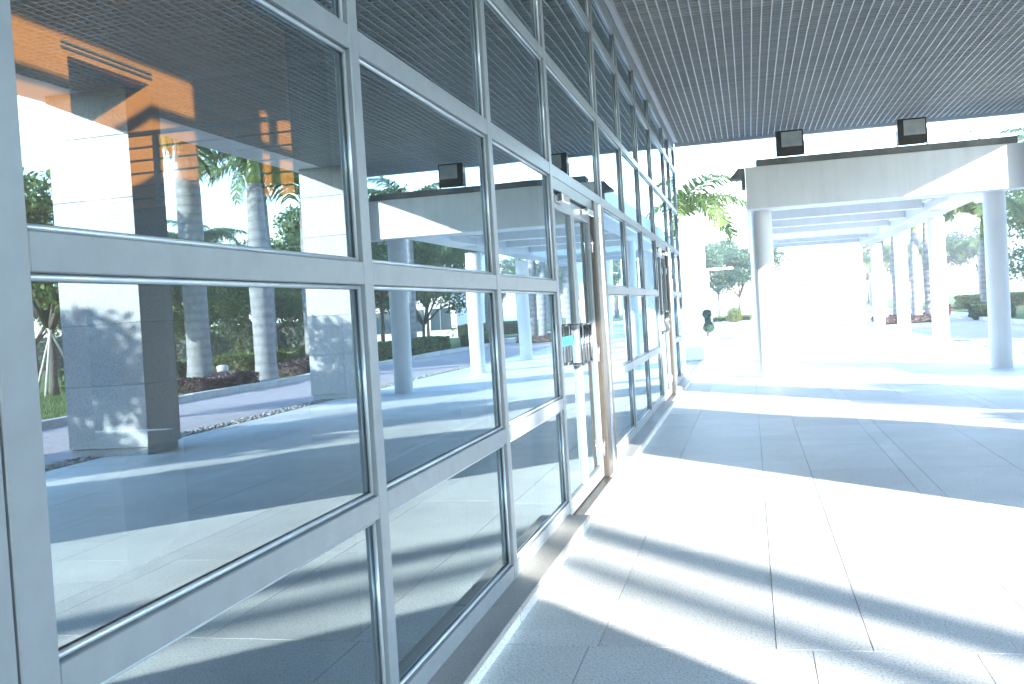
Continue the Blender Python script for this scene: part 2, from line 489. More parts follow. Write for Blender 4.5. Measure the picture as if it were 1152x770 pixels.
# kerb stones along the lawn
kerb = structure(MB().box(8.43 * U, 8.59 * U, -10 * U, 60 * U, -0.3, 0.02).build('kerb', 'joint'))
km = MB().box(-0.11, 0.11, -0.49, 0.49, -0.05, 0.13).mesh('kerb_stone', 0.012)
y = 11 * U
while y < 42 * U:
    k = link('kerb_stone', km, 'kerb', kerb); k.location = (8.51 * U, y, RNG.uniform(-0.006, 0.006)); k.rotation_euler = (0, 0, RNG.normal(0, 0.006)); y += 1.0

# ================================================================== GLASS BUILDING
bld = empty('glass_building', (0, 0, 0))
tag(bld, 'aluminium framed glass building front on the left mirroring the plaza', 'building')
def bpart(name, mat, x0, x1, y0, y1, z0, z1, bevel=0.0, parent=bld):
    return ubox(x0, x1, y0, y1, z0, z1).build(name, mat, parent, bevel)

MW = 0.062                                             # mullion face width
MR = [-0.12, 1.229, 2.568, 4.004, 5.300, 7.185, 8.559, 9.936, 11.407, 13.30, 14.25, 15.36]
DOORS = {4: 1, 8: 1}                                   # span starting at this mullion is a door
GL = -0.024                                            # glass plane
RAILS = [(-0.531, -0.469), (0.102, 0.163), (0.732, 0.796), (1.348, 1.405), (1.982, 2.04), (2.317, 2.44)]
SILL = (-1.095, -1.035)
for i, r in enumerate(MR):
    left = r - MW
    if i == 1:
        bpart('mullion', 'alu', -0.17, 0.0, 1.152, r, -1.158, 2.44, 0.003)
        bpart('mullion', 'alu', -0.17, 0.0, 1.07, 1.146, -1.158, 2.44, 0.003)
        continue
    bpart('mullion', 'alu', -0.075, 0.0, left, r, -1.158, 2.44, 0.003)
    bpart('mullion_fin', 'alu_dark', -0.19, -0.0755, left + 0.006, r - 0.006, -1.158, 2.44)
for i in range(len(MR) - 1):
    a = MR[i]
    b = MR[i + 1] - MW
    if i == 0:
        b = 1.07
    g = 0.0016
    for j, (z0, z1) in enumerate(RAILS):
        if i in DOORS and j < 2:
            continue
        bpart('transom', 'alu', -0.075, -0.0015, a + g, b - g, z0, z1, 0.0025)
    tiers = [SILL[1]] + [z for r in RAILS for z in r]
    if i not in DOORS:
        bpart('sill_rail', 'alu', -0.075, -0.0015, a + g, b - g, -1.095, SILL[1], 0.0025)
    for j in range(6):
        z0, z1 = (tiers[2 * j], tiers[2 * j + 1])
        if i in DOORS and j < 3:
            continue
        z0 -= 0.008; z1 += 0.008
        hy_, hz_ = (b - a + 0.012) / 2 * U, (z1 - z0) / 2 * U
        mb = MB().box(-0.0075, 0, -hy_, hy_, -hz_, hz_, 1)
        mb.m[3] = 0                                     # +x face carries the coating
        pn = mb.build('glass_pane', ['glass', 'glass_in'], bld)
        pn.location = (GL * U, (a + b) / 2 * U, ((z0 + z1) / 2 + ZC) * U)
        pn.rotation_euler = (0, RNG.normal(0, 0.0006), RNG.normal(0, 0.0006))
        br_, xx_ = 0.0062, GL + 0.005
        p0, p1, q0, q1 = a + br_, b - br_, z0 + 0.008 + br_, z1 - 0.008 - br_
        bd = MB()
        for e0, e1 in (((p0, q0), (p1, q0)), ((p0, q1), (p1, q1)), ((p0, q0), (p0, q1)), ((p1, q0), (p1, q1))):
            bd.tube([(xx_ * U, e0[0] * U, (e0[1] + ZC) * U), (xx_ * U, e1[0] * U, (e1[1] + ZC) * U)], [br_ * U, br_ * U], 8)
        bd.build('glazing_bead', 'bead', bld)

# granite steps under the glazing
def gstep(y0, y1):
    bpart('step_tread', 'step', -0.08, 0.112, y0, y1, -1.118, -1.0955, 0.006)
    bpart('step_riser', 'paving', -0.08, 0.104, y0 + 0.004, y1 - 0.004, -1.165, -1.1185, 0.002)
for y0, y1 in [(-1.0, 1.95), (1.954, 3.58), (3.584, 5.21), (7.20, 9.3), (9.304, 11.35), (13.32, 15.40)]:
    gstep(y0, y1)

# doors -------------------------------------------------------------
def door_set(y0, y1, jamb_w, handles):
    """double glass door between mullion right edge y0 and jamb; y1 right edge of the jamb"""
    zf, zt = -1.155, 0.732
    yj = y1 - jamb_w
    # stainless jamb: two rounded posts and a back plate
    jb = bpart('door_jamb', 'steel', -0.10, 0.012, yj, yj + jamb_w * 0.40, zf, zt, 0.012)
    bpart('jamb_post', 'chrome', -0.10, 0.020, yj + jamb_w * 0.42, yj + jamb_w * 0.55, zf, zt, 0.012)
    bpart('door_jamb', 'steel', -0.10, 0.012, yj + jamb_w * 0.57, y1 - MW - 0.002, zf, zt, 0.012)
    bpart('threshold', 'steel', -0.10, 0.03, y0, yj, -1.1595, -1.150, 0.002)
    bpart('door_head', 'alu', -0.09, -0.004, y0 + 0.002, yj - 0.002, 0.665, 0.7315, 0.003)
    w = (yj - y0) / 2
    for s in (0, 1):
        a, b = y0 + s * w + 0.006, y0 + (s + 1) * w - 0.006
        leaf = empty('door_leaf', (0, 0, 0), bld)
        st = 0.055
        z0, z1 = -1.143, 0.655
        x0, x1 = -0.062, -0.024
        bpart('stile', 'alu', x0, x1, a, a + st, z0, z1, 0.004, leaf)
        bpart('stile', 'alu', x0, x1, b - st, b, z0, z1, 0.004, leaf)
        bpart('edge_seal', 'rubber', x0 + 0.004, x1 - 0.004, b + 0.0005, b + 0.006, z0, z1, 0, leaf)
        bpart('top_rail', 'alu', x0, x1, a + st, b - st, z1 - 0.085, z1, 0.004, leaf)
        bpart('bottom_rail', 'alu', x0, x1, a + st, b - st, z0, z0 + 0.085, 0.004, leaf)
        mb = MB().box(-0.047 * U, -0.042 * U, (a + st - .005) * U, (b - st + .005) * U, (z0 + .08 + ZC) * U, (z1 - .08 + ZC) * U, 1)
        mb.m[3] = 0
        mb.build('glass_pane', ['glass', 'glass_in'], leaf)
        # closer
        yc = (a + b) / 2 + (0.1 if s else -0.1)
        bpart('door_closer', 'chrome', x1 + 0.001, x1 + 0.05, yc - 0.11, yc + 0.11, z1 - 0.05, z1 - 0.005, 0.006, leaf)
        bpart('closer_arm', 'steel', x1 + 0.012, x1 + 0.024, yc - 0.02, yc + 0.24, z1 + 0.002, z1 + 0.016, 0.002, leaf)
        # hinges
        yh = a - 0.004 if s == 0 else b + 0.004
        for zh in (0.44, -0.3, -0.95):
            mbh = MB().tube([(( x1 + 0.006) * U, yh * U, (zh - 0.06 + ZC) * U), ((x1 + 0.006) * U, yh * U, (zh + 0.06 + ZC) * U)], [0.011, 0.011], 10)
            mbh.build('hinge', 'chrome', leaf)
        if handles:
            # square tube pull handle, on both faces of the glass
            yp = (b - 0.16) if s == 0 else (a + 0.04)
            for xo, sg in ((x1, 1),):
                hx = (xo + 0.042 * sg) * U
                ya, yb = yp * U, (yp + 0.12) * U
                zt_, zb_ = (-0.09 + ZC) * U, (-0.325 + ZC) * U
                for yy in (ya, yb):
                    MB().tube([(hx, yy, zb_), (hx, yy, zt_)], [0.012, 0.012], 12).build('pull_handle', 'handle', leaf)
                for zz in (zt_, zb_):
                    MB().tube([(hx, ya - .011, zz), (hx, yb + .011, zz)], [0.011, 0.011], 12).build('handle_bracket', 'handle', leaf)
                    MB().tube([(hx, (ya + yb) / 2, zz), (xo * U - 0.022, (ya + yb) / 2, zz)], [0.009, 0.009], 10).build('handle_standoff', 'handle', leaf)
            bpart('push_sticker', 'sticker', -0.0412, -0.0402, (a + st + 0.12) if s == 0 else (b - st - 0.20), (b - st - .02) if s == 0 else (b - st - 0.02), -0.205, -0.150, 0, leaf)
door_set(5.300, 7.185, 0.50, True)
door_set(11.407, 13.30, 0.50, True)

# end wall of the glass box (returns along -x)
for k in range(5):
    xx = -0.08 - k * 1.38
    if k:
        bpart('mullion', 'alu', xx - MW, xx, 15.20, 15.36, -1.158, 2.44, 0.003)
    for z0, z1 in RAILS:
        bpart('transom', 'alu', max(xx - 1.38, -6.0), xx - MW, 15.25, 15.355, z0, z1, 0.002)
# interior --------------------------------------------------------
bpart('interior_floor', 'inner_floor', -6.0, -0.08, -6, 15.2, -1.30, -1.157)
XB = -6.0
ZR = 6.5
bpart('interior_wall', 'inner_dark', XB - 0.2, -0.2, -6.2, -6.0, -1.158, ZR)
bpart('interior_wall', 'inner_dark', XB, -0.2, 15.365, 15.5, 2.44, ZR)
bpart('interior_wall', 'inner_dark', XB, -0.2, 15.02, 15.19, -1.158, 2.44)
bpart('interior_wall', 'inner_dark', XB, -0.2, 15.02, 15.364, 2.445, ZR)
# back wall with a recess (y 9.4 - 10.9, up to z 3.07)
bpart('back_wall', 'wood', XB - 0.2, XB, -6.0, 9.40, -1.158, ZR)
bpart('back_wall', 'wood', XB - 0.2, XB, 10.90, 15.0, -1.158, ZR)
bpart('back_wall', 'wood', XB - 0.2, XB, 9.40, 10.90, 3.07, ZR)
bpart('recess_wall', 'wood', XB - 1.5, XB - 1.4, 9.2, 11.1, -1.158, 3.0)
bpart('recess_side', 'inner_dark', XB - 1.4, XB - 0.2, 9.30, 9.399, -1.158, 3.0)
bpart('recess_side', 'wood', XB - 1.4, XB - 0.2, 10.901, 11.0, -1.158, 3.0)
bpart('recess_ceiling', 'inner_dark', XB - 1.4, XB - 0.2, 9.40, 10.90, 2.99, 3.07)
for k in range(2):
    bpart('wall_slot', 'inner_dark', XB + 0.002, XB + 0.02, 9.30, 10.95, 3.13 + 0.06 * k, 3.155 + 0.06 * k)
# hall roof and upper front with unseen clerestory openings added to throw sun patches on the back wall
bpart('roof_slab', 'white_wall', XB - 0.2, 0.2, -6.2, 15.5, ZR, ZR + 0.25)
up = [(-6.2, 1.0), (5.97, 7.63), (8.86, 15.5)]
for a, b in up:
    bpart('upper_wall', 'white_wall', -0.2, 0.0, a, b, 2.45, ZR)
for a, b in ((1.0, 5.97), (7.63, 8.86)):
    bpart('upper_wall', 'white_wall', -0.2, 0.0, a, b, 2.45, 4.52)
    bpart('upper_wall', 'white_wall', -0.2, 0.0, a, b, 5.90, ZR)
    bpart('added_clerestory_frame', 'alu', -0.12, -0.02, a, b, 5.26, 5.40)
    mb = MB().box(-0.07 * U, -0.06 * U, a * U, b * U, (4.52 + ZC) * U, (5.90 + ZC) * U, 0)
    mb.build('added_clerestory_glass', ['glass_in'], bld)
bpart('added_clerestory_frame', 'alu', -0.12, -0.02, 8.00, 8.20, 4.52, 5.26)
bpart('added_clerestory_frame', 'alu', -0.12, -0.02, 8.00, 8.20, 5.40, 5.90)
# mezzanine with a railing
mez = empty('mezzanine', (0, 0, 0), bld)
bpart('slab', 'inner_dark', XB, -3.1, 9.0, 15.0, 1.12, 1.30, 0, mez)
for x in (-5.7, -4.78, -3.9, -3.12):
    bpart('railing_post', 'alu', x - 0.025, x + 0.025, 9.02, 9.07, 1.30, 2.04, 0, mez)
bpart('handrail', 'alu', XB, -3.1, 9.015, 9.075, 2.04, 2.08, 0.003, mez)
for k in range(5):
    z = 1.40 + 0.13 * k
    bpart('railing_bar', 'steel', XB, -3.1, 9.035, 9.055, z - 0.009, z + 0.009, 0, mez)

# ================================================================== CANOPY
can = empty('canopy', (0, 0, 0))
tag(can, 'deep flat canopy with a grey open cell grid ceiling over the walkway', 'canopy')
XE, YE = 5.76, 15.42
bpart('roof_slab', 'white_wall', 0.004, XE, -9.0, YE, 2.60, 2.92, 0.0, can)
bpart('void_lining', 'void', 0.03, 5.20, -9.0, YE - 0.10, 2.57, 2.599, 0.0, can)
bpart('soffit_strip', 'soffit', 5.22, XE, -9.0, YE - 0.09, 2.425, 2.60, 0.002, can)
bpart('edge_trim', 'soffit', 0.006, XE, YE - 0.085, YE - 0.002, 2.375, 2.60, 0.003, can)
bpart('edge_trim', 'soffit', 0.004, 0.05, -9.0, YE - 0.09, 2.43, 2.60, 0.002, can)
SP, TH, DP = 0.083, 0.0105, 0.042
Y0C = 0.0
lm = MB().box(-TH / 2 * U, TH / 2 * U, Y0C * U, (YE - 0.09) * U, 0, DP * U).mesh('ceiling_slat')
nx = int(5.15 / SP)
for k in range(nx):
    o = link('ceiling_slat', lm, 'slat', can)
    o.location = ((0.062 + k * SP) * U, 0, (2.42 + ZC) * U)
cm = MB().box(0.052 * U, 5.215 * U, -TH / 2 * U, TH / 2 * U, 0.0012, DP * U - 0.0012).mesh('cross_slat')
ny = int((YE - 0.1 - Y0C) / SP)
for k in range(ny):
    o = link('cross_slat', cm, 'slat', can)
    o.location = (0, (Y0C + 0.04 + k * SP) * U, (2.42 + ZC) * U)

# ================================================================== PILLARS
ph = [(-1.16, -1.085), (-1.08, -0.462), (-0.458, 0.148), (0.152, 0.758), (0.762, 1.368), (1.372, 1.978), (1.982, 2.47)]
pcache = {}
def pillar(y0, label):
    p = empty('stone_pillar', (5.165 * U, (y0 + 0.285) * U, 0))
    tag(p, label, 'pillar', 'granite pillars along the canopy edge')
    for q, (z0, z1) in enumerate(ph):
        ins = 0.02 if q == 0 else 0.0
        if q not in pcache:
            hx, hy = (0.445 - ins) * U, (0.285 - ins) * U
            t = 0.03
            a, b = (z0 + ZC) * U, (z1 + ZC) * U
            pcache[q] = [MB().box(-hx, hx, -hy, -hy + t, a, b).mesh('stone_panel', 0.003), MB().box(-hx, hx, hy - t, hy, a, b).mesh('stone_panel', 0.003),
                         MB().box(-hx, -hx + t, -hy + t + .001, hy - t - .001, a, b).mesh('stone_panel', 0.003), MB().box(hx - t, hx, -hy + t + .001, hy - t - .001, a, b).mesh('stone_panel', 0.003)]
        for me in pcache[q]:
            link('stone_panel', me, 'pillar', p)
    if 'core' not in pcache:
        pcache['core'] = MB().box(-0.40 * U, 0.40 * U, -0.24 * U, 0.24 * U, 0, 3.6 * U).mesh('core')
    link('core', pcache['core'], 'joint', p)
pillar(8.54, 'square granite clad pillar mirrored large in the nearest glass bay')
pillar(14.2, 'pale granite pillar mirrored beside the second mullion, at the pergola end')
pillar(3.08, 'granite pillar out of view to the right whose shadow crosses the paving')
pillar(-2.26, 'granite pillar out of view behind the viewer, farthest back')

# ================================================================== PERGOLA
per = empty('pergola', (2.8 * U, 15 * U, 0))
tag(per, 'white concrete pergola with round columns beyond the canopy', 'pergola')
def ppart(name, mat, x0, x1, y0, y1, z0, z1, bevel=0.008, parent=None):
    o = ubox(x0 - 2.8, x1 - 2.8, y0 - 15, y1 - 15, z0, z1).build(name, mat, parent or per, bevel)
    return o
BF = 14.5
ppart('front_beam', 'white_paint', 1.029, 4.715, BF, BF + 0.36, 1.27, 1.864)
ppart('ledge', 'concrete', 1.185, 4.575, BF + 0.02, BF + 0.34, 1.8655, 1.961)
cross = [17.2, 19.4, 21.6, 23.8, 26.0, 28.2, 30.4]
for yy in cross:
    ppart('cross_beam', 'white_paint', 1.42, 4.16, yy, yy + 0.26, 1.47, 1.80)
ppart('edge_beam', 'white_paint', 4.163, 4.68, BF + 0.364, 31.2, 1.40, 1.90)
ppart('edge_beam', 'white_paint', 1.035, 1.417, BF + 0.364, 31.2, 1.40, 1.90)
for a, b in zip([BF + 0.36] + [c + 0.26 for c in cross], cross + [31.2]):
    if a in (BF + 0.36,) or abs(a - 24.06) < 0.1:
        continue
    ppart('roof_panel', 'white_paint', 1.42, 4.16, a + 0.003, b - 0.003, 1.86, 1.90)
# gutter end at the left
g = MB().prism([((1.0265 - 2.8) * U, (1.57 + ZC) * U), ((1.0265 - 2.8) * U, (1.86 + ZC) * U), ((0.93 - 2.8) * U, (1.86 + ZC) * U), ((0.81 - 2.8) * U, (1.72 + ZC) * U), ((0.97 - 2.8) * U, (1.71 + ZC) * U), ((0.97 - 2.8) * U, (1.57 + ZC) * U)], (BF + 0.02 - 15) * U, (BF + 0.30 - 15) * U)
g.build('gutter_end', 'concrete', per)
colm = MB().tube([(0, 0, -0.02), (0, 0, 2.429 * U)], [0.182, 0.182], 28, cap=False)
colme = colm.mesh('column')
for cx in (1.225, 4.35):
    for cy in (14.97, 19.4, 23.8, 28.2):
        c = link('column', colme, 'white_paint', per)
        c.location = ((cx - 2.8) * U, (cy - 15) * U, 0)
for yy in (18.6, 22.9, 27.2):
    b = ppart('batten_light', 'inner_white', 4.05, 4.155, yy - 0.3, yy + 0.3, 1.52, 1.60, 0.01)

# floodlights on the ledge
def floodlight(x, label):
    f = empty('floodlight', (x * U, (BF + 0.16) * U, (1.9615 + ZC) * U))
    tag(f, label, 'floodlight', 'floodlights on the pergola beam')
    s = 0.36 * U / 2
    MB().box(-s, s, -0.06, 0.16, 0.05, 0.455).build('housing', 'black_metal', f, 0.012)
    MB().box(-s - 0.012, s + 0.012, -0.085, -0.061, 0.03, 0.475).build('front_frame', 'black_metal', f, 0.006)
    MB().box(-s * 0.62, s * 0.93, -0.094, -0.0855, 0.185, 0.445).build('lens', 'lamp_glass', f, 0.002)
    for k in range(5):
        MB().box(-s * 0.9, s * 0.9, 0.1605, 0.19, 0.08 + 0.06 * k, 0.095 + 0.06 * k).build('cooling_fin', 'black_metal', f)
    for sx in (-1, 1):
        MB().box(sx * (s + 0.02) - 0.006, sx * (s + 0.02) + 0.006, -0.03, 0.07, 0.0, 0.29).build('bracket', 'black_metal', f, 0.002)
    MB().box(-s - 0.02, s + 0.02, -0.03, 0.07, -0.0005, 0.012).build('foot_plate', 'black_metal', f)
floodlight(1.66, 'black floodlight on the pergola beam, nearer the glass front')
floodlight(3.28, 'black floodlight on the pergola beam, farther from the glass front')
# dry sprig growing on the ledge
sp = MB()
for k in range(9):
    a = random.uniform(-0.25, 0.25); h = random.uniform(0.05, 0.3)
    sp.tube([(a * 0.6, 0, 0), (a, 0.02, h * 0.6), (a * 1.3, 0.03, h)], [0.004, 0.003, 0.012], 5)
o = sp.build('sprig', 'leaf_blue'); o.location = (4.25 * U, (BF + 0.12) * U, (1.9615 + ZC) * U)
tag(o, 'thin dry sprig growing on the right end of the pergola ledge', 'plant')

# ================================================================== VEGETATION
def frond_mesh(L, droop, seed):
    r = np.random.default_rng(seed)
    n = 64
    t = np.linspace(0, 1, 60)
    ang = np.radians(52) - droop * t ** 1.25          # elevation of the rachis
    ds = L / 59
    x = np.concatenate([[0], np.cumsum(np.cos(ang[:-1]) * ds)])
    z = np.concatenate([[0], np.cumsum(np.sin(ang[:-1]) * ds)])
    Q = []
    for i in range(59):                                # rachis, two crossed strips
        w = 0.028 * (1 - t[i] * 0.85) * L / 2.6
        a, b = np.array([x[i], 0, z[i]]), np.array([x[i + 1], 0, z[i + 1]])
        Q.append([a + [0, -w, 0], b + [0, -w, 0], b + [0, w, 0], a + [0, w, 0]])
        Q.append([a + [0, 0, -w], b + [0, 0, -w], b + [0, 0, w], a + [0, 0, w]])
    for i in range(n):
        s = 0.12 + 0.88 * i / n
        k = s * 59
        i0 = min(int(k), 58)
        p = np.array([x[i0], 0, z[i0]])
        d = np.array([math.cos(ang[i0]), 0, math.sin(ang[i0])])
        ll = L * 0.26 * (math.sin(math.pi * min(1, 0.15 + 0.82 * s)) ** 0.7 + 0.12) * r.uniform(0.85, 1.15)
        for sd in (-1, 1):
            tw = r.normal(0, 0.28)
            out = np.array([d[0] * 0.55, sd * 0.85, d[2] * 0.55 + tw * 0.5 + 0.15])
            out /= np.linalg.norm(out)
            w = 0.014 * L / 2.6 + 0.006
            wd = d * w
            m1 = p + out * ll * 0.55 + np.array([0, 0, -0.06 * ll])
            e1 = p + out * ll * 0.9 + np.array([0, 0, -0.42 * ll])
            Q.append([p - wd, m1 - wd * 1.1, m1 + wd * 1.1, p + wd])
            Q.append([m1 - wd * 1.1, e1 - wd * 0.2, e1 + wd * 0.2, m1 + wd * 1.1])
    return quads_mesh('frond', np.array(Q))
FR = [frond_mesh(2.7, math.radians(d), k) for k, d in enumerate((70, 105, 130, 150))]
trunk_cache = {}
def palm(x, y, h, label, scale=1.0, r=0.30, nf=15, group='royal palms beyond the road', seed=0, lean=0.0, z0=0.04):
    rr = random.Random(seed)
    p = empty('palm_tree', (x * U, y * U, z0), None, rr.uniform(0, 6.28))
    tag(p, label, 'palm tree', group)
    key = (round(h, 2), round(r, 2))
    if key not in trunk_cache:
        m = MB()
        zs = [0, 0.08, 0.25, 0.6, 1.2, 2.0, h * 0.45, h * 0.6, h * 0.75, h * 0.9, h]
        zs = sorted(set(z for z in zs if z <= h))
        def rad(z):
            q = z / h
            return r * (1.0 + 0.34 * math.exp(-z / 0.28) + 0.10 * math.exp(-((q - 0.5) / 0.2) ** 2) - 0.30 * max(0, q - 0.6) / 0.4)
        m.tube([(0, 0, z) for z in zs], [rad(z) for z in zs], 18)
        c = MB()
        c.tube([(0, 0, 0), (0, 0, 0.25), (0, 0, 0.7), (0, 0, 1.05)], [r * 0.62, r * 0.66, r * 0.45, r * 0.22], 14)
        trunk_cache[key] = (m.mesh('trunk'), c.mesh('crownshaft'))
    link('trunk', trunk_cache[key][0], 'palm_trunk', p)
    cs = link('crownshaft', trunk_cache[key][1], 'crownshaft', p); cs.location = (0, 0, h)
    for k in range(nf):
        f = link('frond', FR[min(3, int(k / nf * 4))], 'frond', p)
        f.location = (0, 0, h + 0.95 - 0.06 * (k / nf))
        f.rotation_euler = (rr.uniform(-0.15, 0.15), rr.uniform(-0.12, 0.12), k * 2.399 + rr.uniform(-0.2, 0.2))
        f.scale = (scale,) * 3
    return p

def leaves_in_blobs(blobs, n, size, seed, flat=0.75):
    r = np.random.default_rng(seed)
    w = np.array([b[3] ** 2 for b in blobs]); w = w / w.sum()
    idx = r.choice(len(blobs), n, p=w)
    B = np.array(blobs)[idx]
    d = r.normal(size=(n, 3)); d /= np.linalg.norm(d, axis=1)[:, None]
    rad = B[:, 3] * (r.uniform(0.25, 1.0, n) ** 0.45)
    P = B[:, :3] + d * rad[:, None] * np.array([1, 1, flat])
    a = r.normal(size=(n, 3)); a /= np.linalg.norm(a, axis=1)[:, None]
    nrm = d + 0.9 * r.normal(size=(n, 3)); nrm /= np.linalg.norm(nrm, axis=1)[:, None]
    t = np.cross(nrm, a); t /= np.linalg.norm(t, axis=1)[:, None] + 1e-9
    b = np.cross(nrm, t)
    s = size * r.uniform(0.6, 1.3, n)[:, None]
    q = np.stack([P - t * s, P + b * s * 0.5, P + t * s, P - b * s * 0.5], 1)
    return q

def tree_variant(seed, h, spread, n=7000, leaf=0.11, multi=False):
    r = random.Random(seed)
    tm = MB()
    blobs = []
    th = h * (0.34 if not multi else 0.2)
    tm.tube([(0, 0, -0.05), (0.02, 0, 0.3), (0.05, 0.03, th * 0.6), (0.08, 0.0, th)], [0.13, 0.10, 0.085, 0.075], 10)
    for k in range(9 if not multi else 12):
        a = k * 2.4 + r.uniform(-0.4, 0.4)
        ln = r.uniform(0.5, 1.0) * spread
        zz = th + (h - th) * r.uniform(0.22, 0.86)
        e = (math.cos(a) * ln, math.sin(a) * ln, zz)
        mid = (e[0] * 0.45 + r.uniform(-.1, .1), e[1] * 0.45 + r.uniform(-.1, .1), th + (zz - th) * 0.62)
        tm.tube([(0.07, 0, th * 0.9), mid, e], [0.07, 0.045, 0.015], 6)
        for q in range(2):
            e2 = (e[0] + r.uniform(-.5, .5), e[1] + r.uniform(-.5, .5), e[2] + r.uniform(-.1, .5))
            tm.tube([mid, e2], [0.028, 0.008], 5)
            blobs.append((*e2, spread * r.uniform(0.28, 0.46)))
        blobs.append((*e, spread * r.uniform(0.34, 0.55)))
    for k in range(4):
        blobs.append((r.uniform(-.4, .4) * spread, r.uniform(-.4, .4) * spread, h - spread * r.uniform(.2, .5), spread * r.uniform(.35, .5)))
    return tm.mesh('trunk'), quads_mesh('crown', leaves_in_blobs(blobs, n, leaf, seed))
TV = [tree_variant(11, 6.2, 2.3, 9000), tree_variant(12, 7.4, 2.7, 11000), tree_variant(13, 5.0, 1.8, 13000, 0.085), tree_variant(14, 6.0, 2.8, 8000, multi=True)]
def tree(x, y, v, label, mat='leaf', scale=1.0, rz=None, group=None, z0=0.04):
    t = empty('tree', (x * U, y * U, z0), None, random.uniform(0, 6.28) if rz is None else rz)
    t.scale = (scale,) * 3
    tag(t, label, 'tree', group)
    link('trunk', TV[v][0], 'bark', t)
    me = TV[v][1]
    key = (v, mat)
    if key not in tree.cache:
        c = me.copy(); c.materials.clear(); tree.cache[key] = c
    link('crown', tree.cache[key], mat, t)
    return t
tree.cache = {}

def hedge(x0, x1, y0, y1, h, label, mat='leaf', n=None, leaf=0.05, name='hedge', cat='hedge', group='clipped hedges'):
    """clipped hedge block; survey units in plan, metres in height"""
    w, l = (x1 - x0) * U, (y1 - y0) * U
    area = 2 * (w + l) * h + w * l
    n = n or int(min(9000, area * 260))
    r = RNG
    P = np.stack([r.uniform(-w / 2, w / 2, n), r.uniform(-l / 2, l / 2, n), r.uniform(0.02, h, n)], 1)
    side = r.uniform(0, area, n)
    f = side < w * l
    P[f, 2] = h - np.abs(r.normal(0, 0.05, f.sum()))
    f2 = (side >= w * l) & (side < w * l + 2 * w * h)
    P[f2, 1] = np.sign(P[f2, 1]) * (l / 2 - np.abs(r.normal(0, 0.05, f2.sum())))
    f3 = side >= w * l + 2 * w * h
    P[f3, 0] = np.sign(P[f3, 0]) * (w / 2 - np.abs(r.normal(0, 0.05, f3.sum())))
    P += 0.05 * np.sin(P[:, [1, 0, 1]] * 3.1)
    a = r.normal(size=(n, 3)); nr = r.normal(size=(n, 3))
    t = np.cross(nr, a); t /= np.linalg.norm(t, axis=1)[:, None]
    b = np.cross(nr, t); b /= np.linalg.norm(b, axis=1)[:, None]
    s = leaf * r.uniform(0.6, 1.4, n)[:, None]
    q = np.stack([P - t * s, P + b * s * 0.6, P + t * s, P - b * s * 0.6], 1)
    e = empty(name, ((x0 + x1) / 2 * U, (y0 + y1) / 2 * U, 0.04))
    tag(e, label, cat, group)
    MB().box(-w / 2 + .12, w / 2 - .12, -l / 2 + .12, l / 2 - .12, 0, h - .1).build('twigs', 'bark', e)
    link('foliage', quads_mesh('foliage', q), mat, e)
    return e

# palms seen mirrored
palm(11.15, 20.2, 9.0, 'thick royal palm trunk mirrored left of the other palms, beside the near pillar', 1.0, 0.33, seed=1)
palm(8.93, 19.1, 5.25, 'royal palm with green crownshaft mirrored in the middle of the nearest bay', 1.6, 0.27, nf=22, seed=2)
palm(12.35, 26.0, 6.6, 'slimmer pale palm mirrored just right of the green crownshaft palm', 1.5, 0.24, seed=3)
palm(10.6, 25.0, 5.4, 'palm mirrored half hidden by the far granite pillar', 1.3, 0.20, seed=4)
palm(17.5, 31.0, 4.2, 'small distant palm with pale trunk mirrored behind the hedge', 0.9, 0.16, seed=5)
palm(16.5, 38.0, 2.2, 'low bushy palm mirrored behind the street', 1.0, 0.20, seed=6)
# palms whose shadows fall across the walkway
palm(14.0, -9.05, 10.4, 'royal palm out of view whose trunk shadows the paving by the step', 1.0, 0.17, seed=7)
palm(20.0, -15.8, 13.0, 'royal palm out of view behind the viewer, on the lawn', 1.0, 0.17, seed=8)
CT = (tree_variant(21, 4.0, 0.3, 50)[0], quads_mesh('crown', leaves_in_blobs([(0.15 * math.sin(k * 2.2), 0.15 * math.cos(k * 1.7), 1.4 + 0.55 * k, 1.10 - 0.02 * k) for k in range(11)], 26000, 0.14, 21)))
TV.append(CT)
tree(9.6, 0.55, 4, 'dense columnar tree out of view to the right shading the walkway', 'leaf', 1.0, group='trees by the road')
tree(9.6, -7.95, 4, 'columnar tree added out of view behind the viewer to shade the near frames', 'leaf', 1.0, group='trees by the road')  # added to keep the low sun off the nearest mullions
tree(10.2, -11.7, 0, 'smaller tree added out of view behind the viewer to shade the near glass', 'leaf', 1.1, group='trees by the road')  # added to extend that shade farther back along the front
tree(9.9, -16, 1, 'last tree out of view behind the viewer along the road', 'leaf', 1.0, group='trees by the road')
tree(9.5, 9.9, 2, 'low tree out of view by the road that dapples the far pillar', 'leaf', 0.72, group='trees by the road')
tree(9.5, 4.25, 2, 'small tree out of view by the road that dapples the near pillar', 'leaf', 0.82, group='trees by the road')
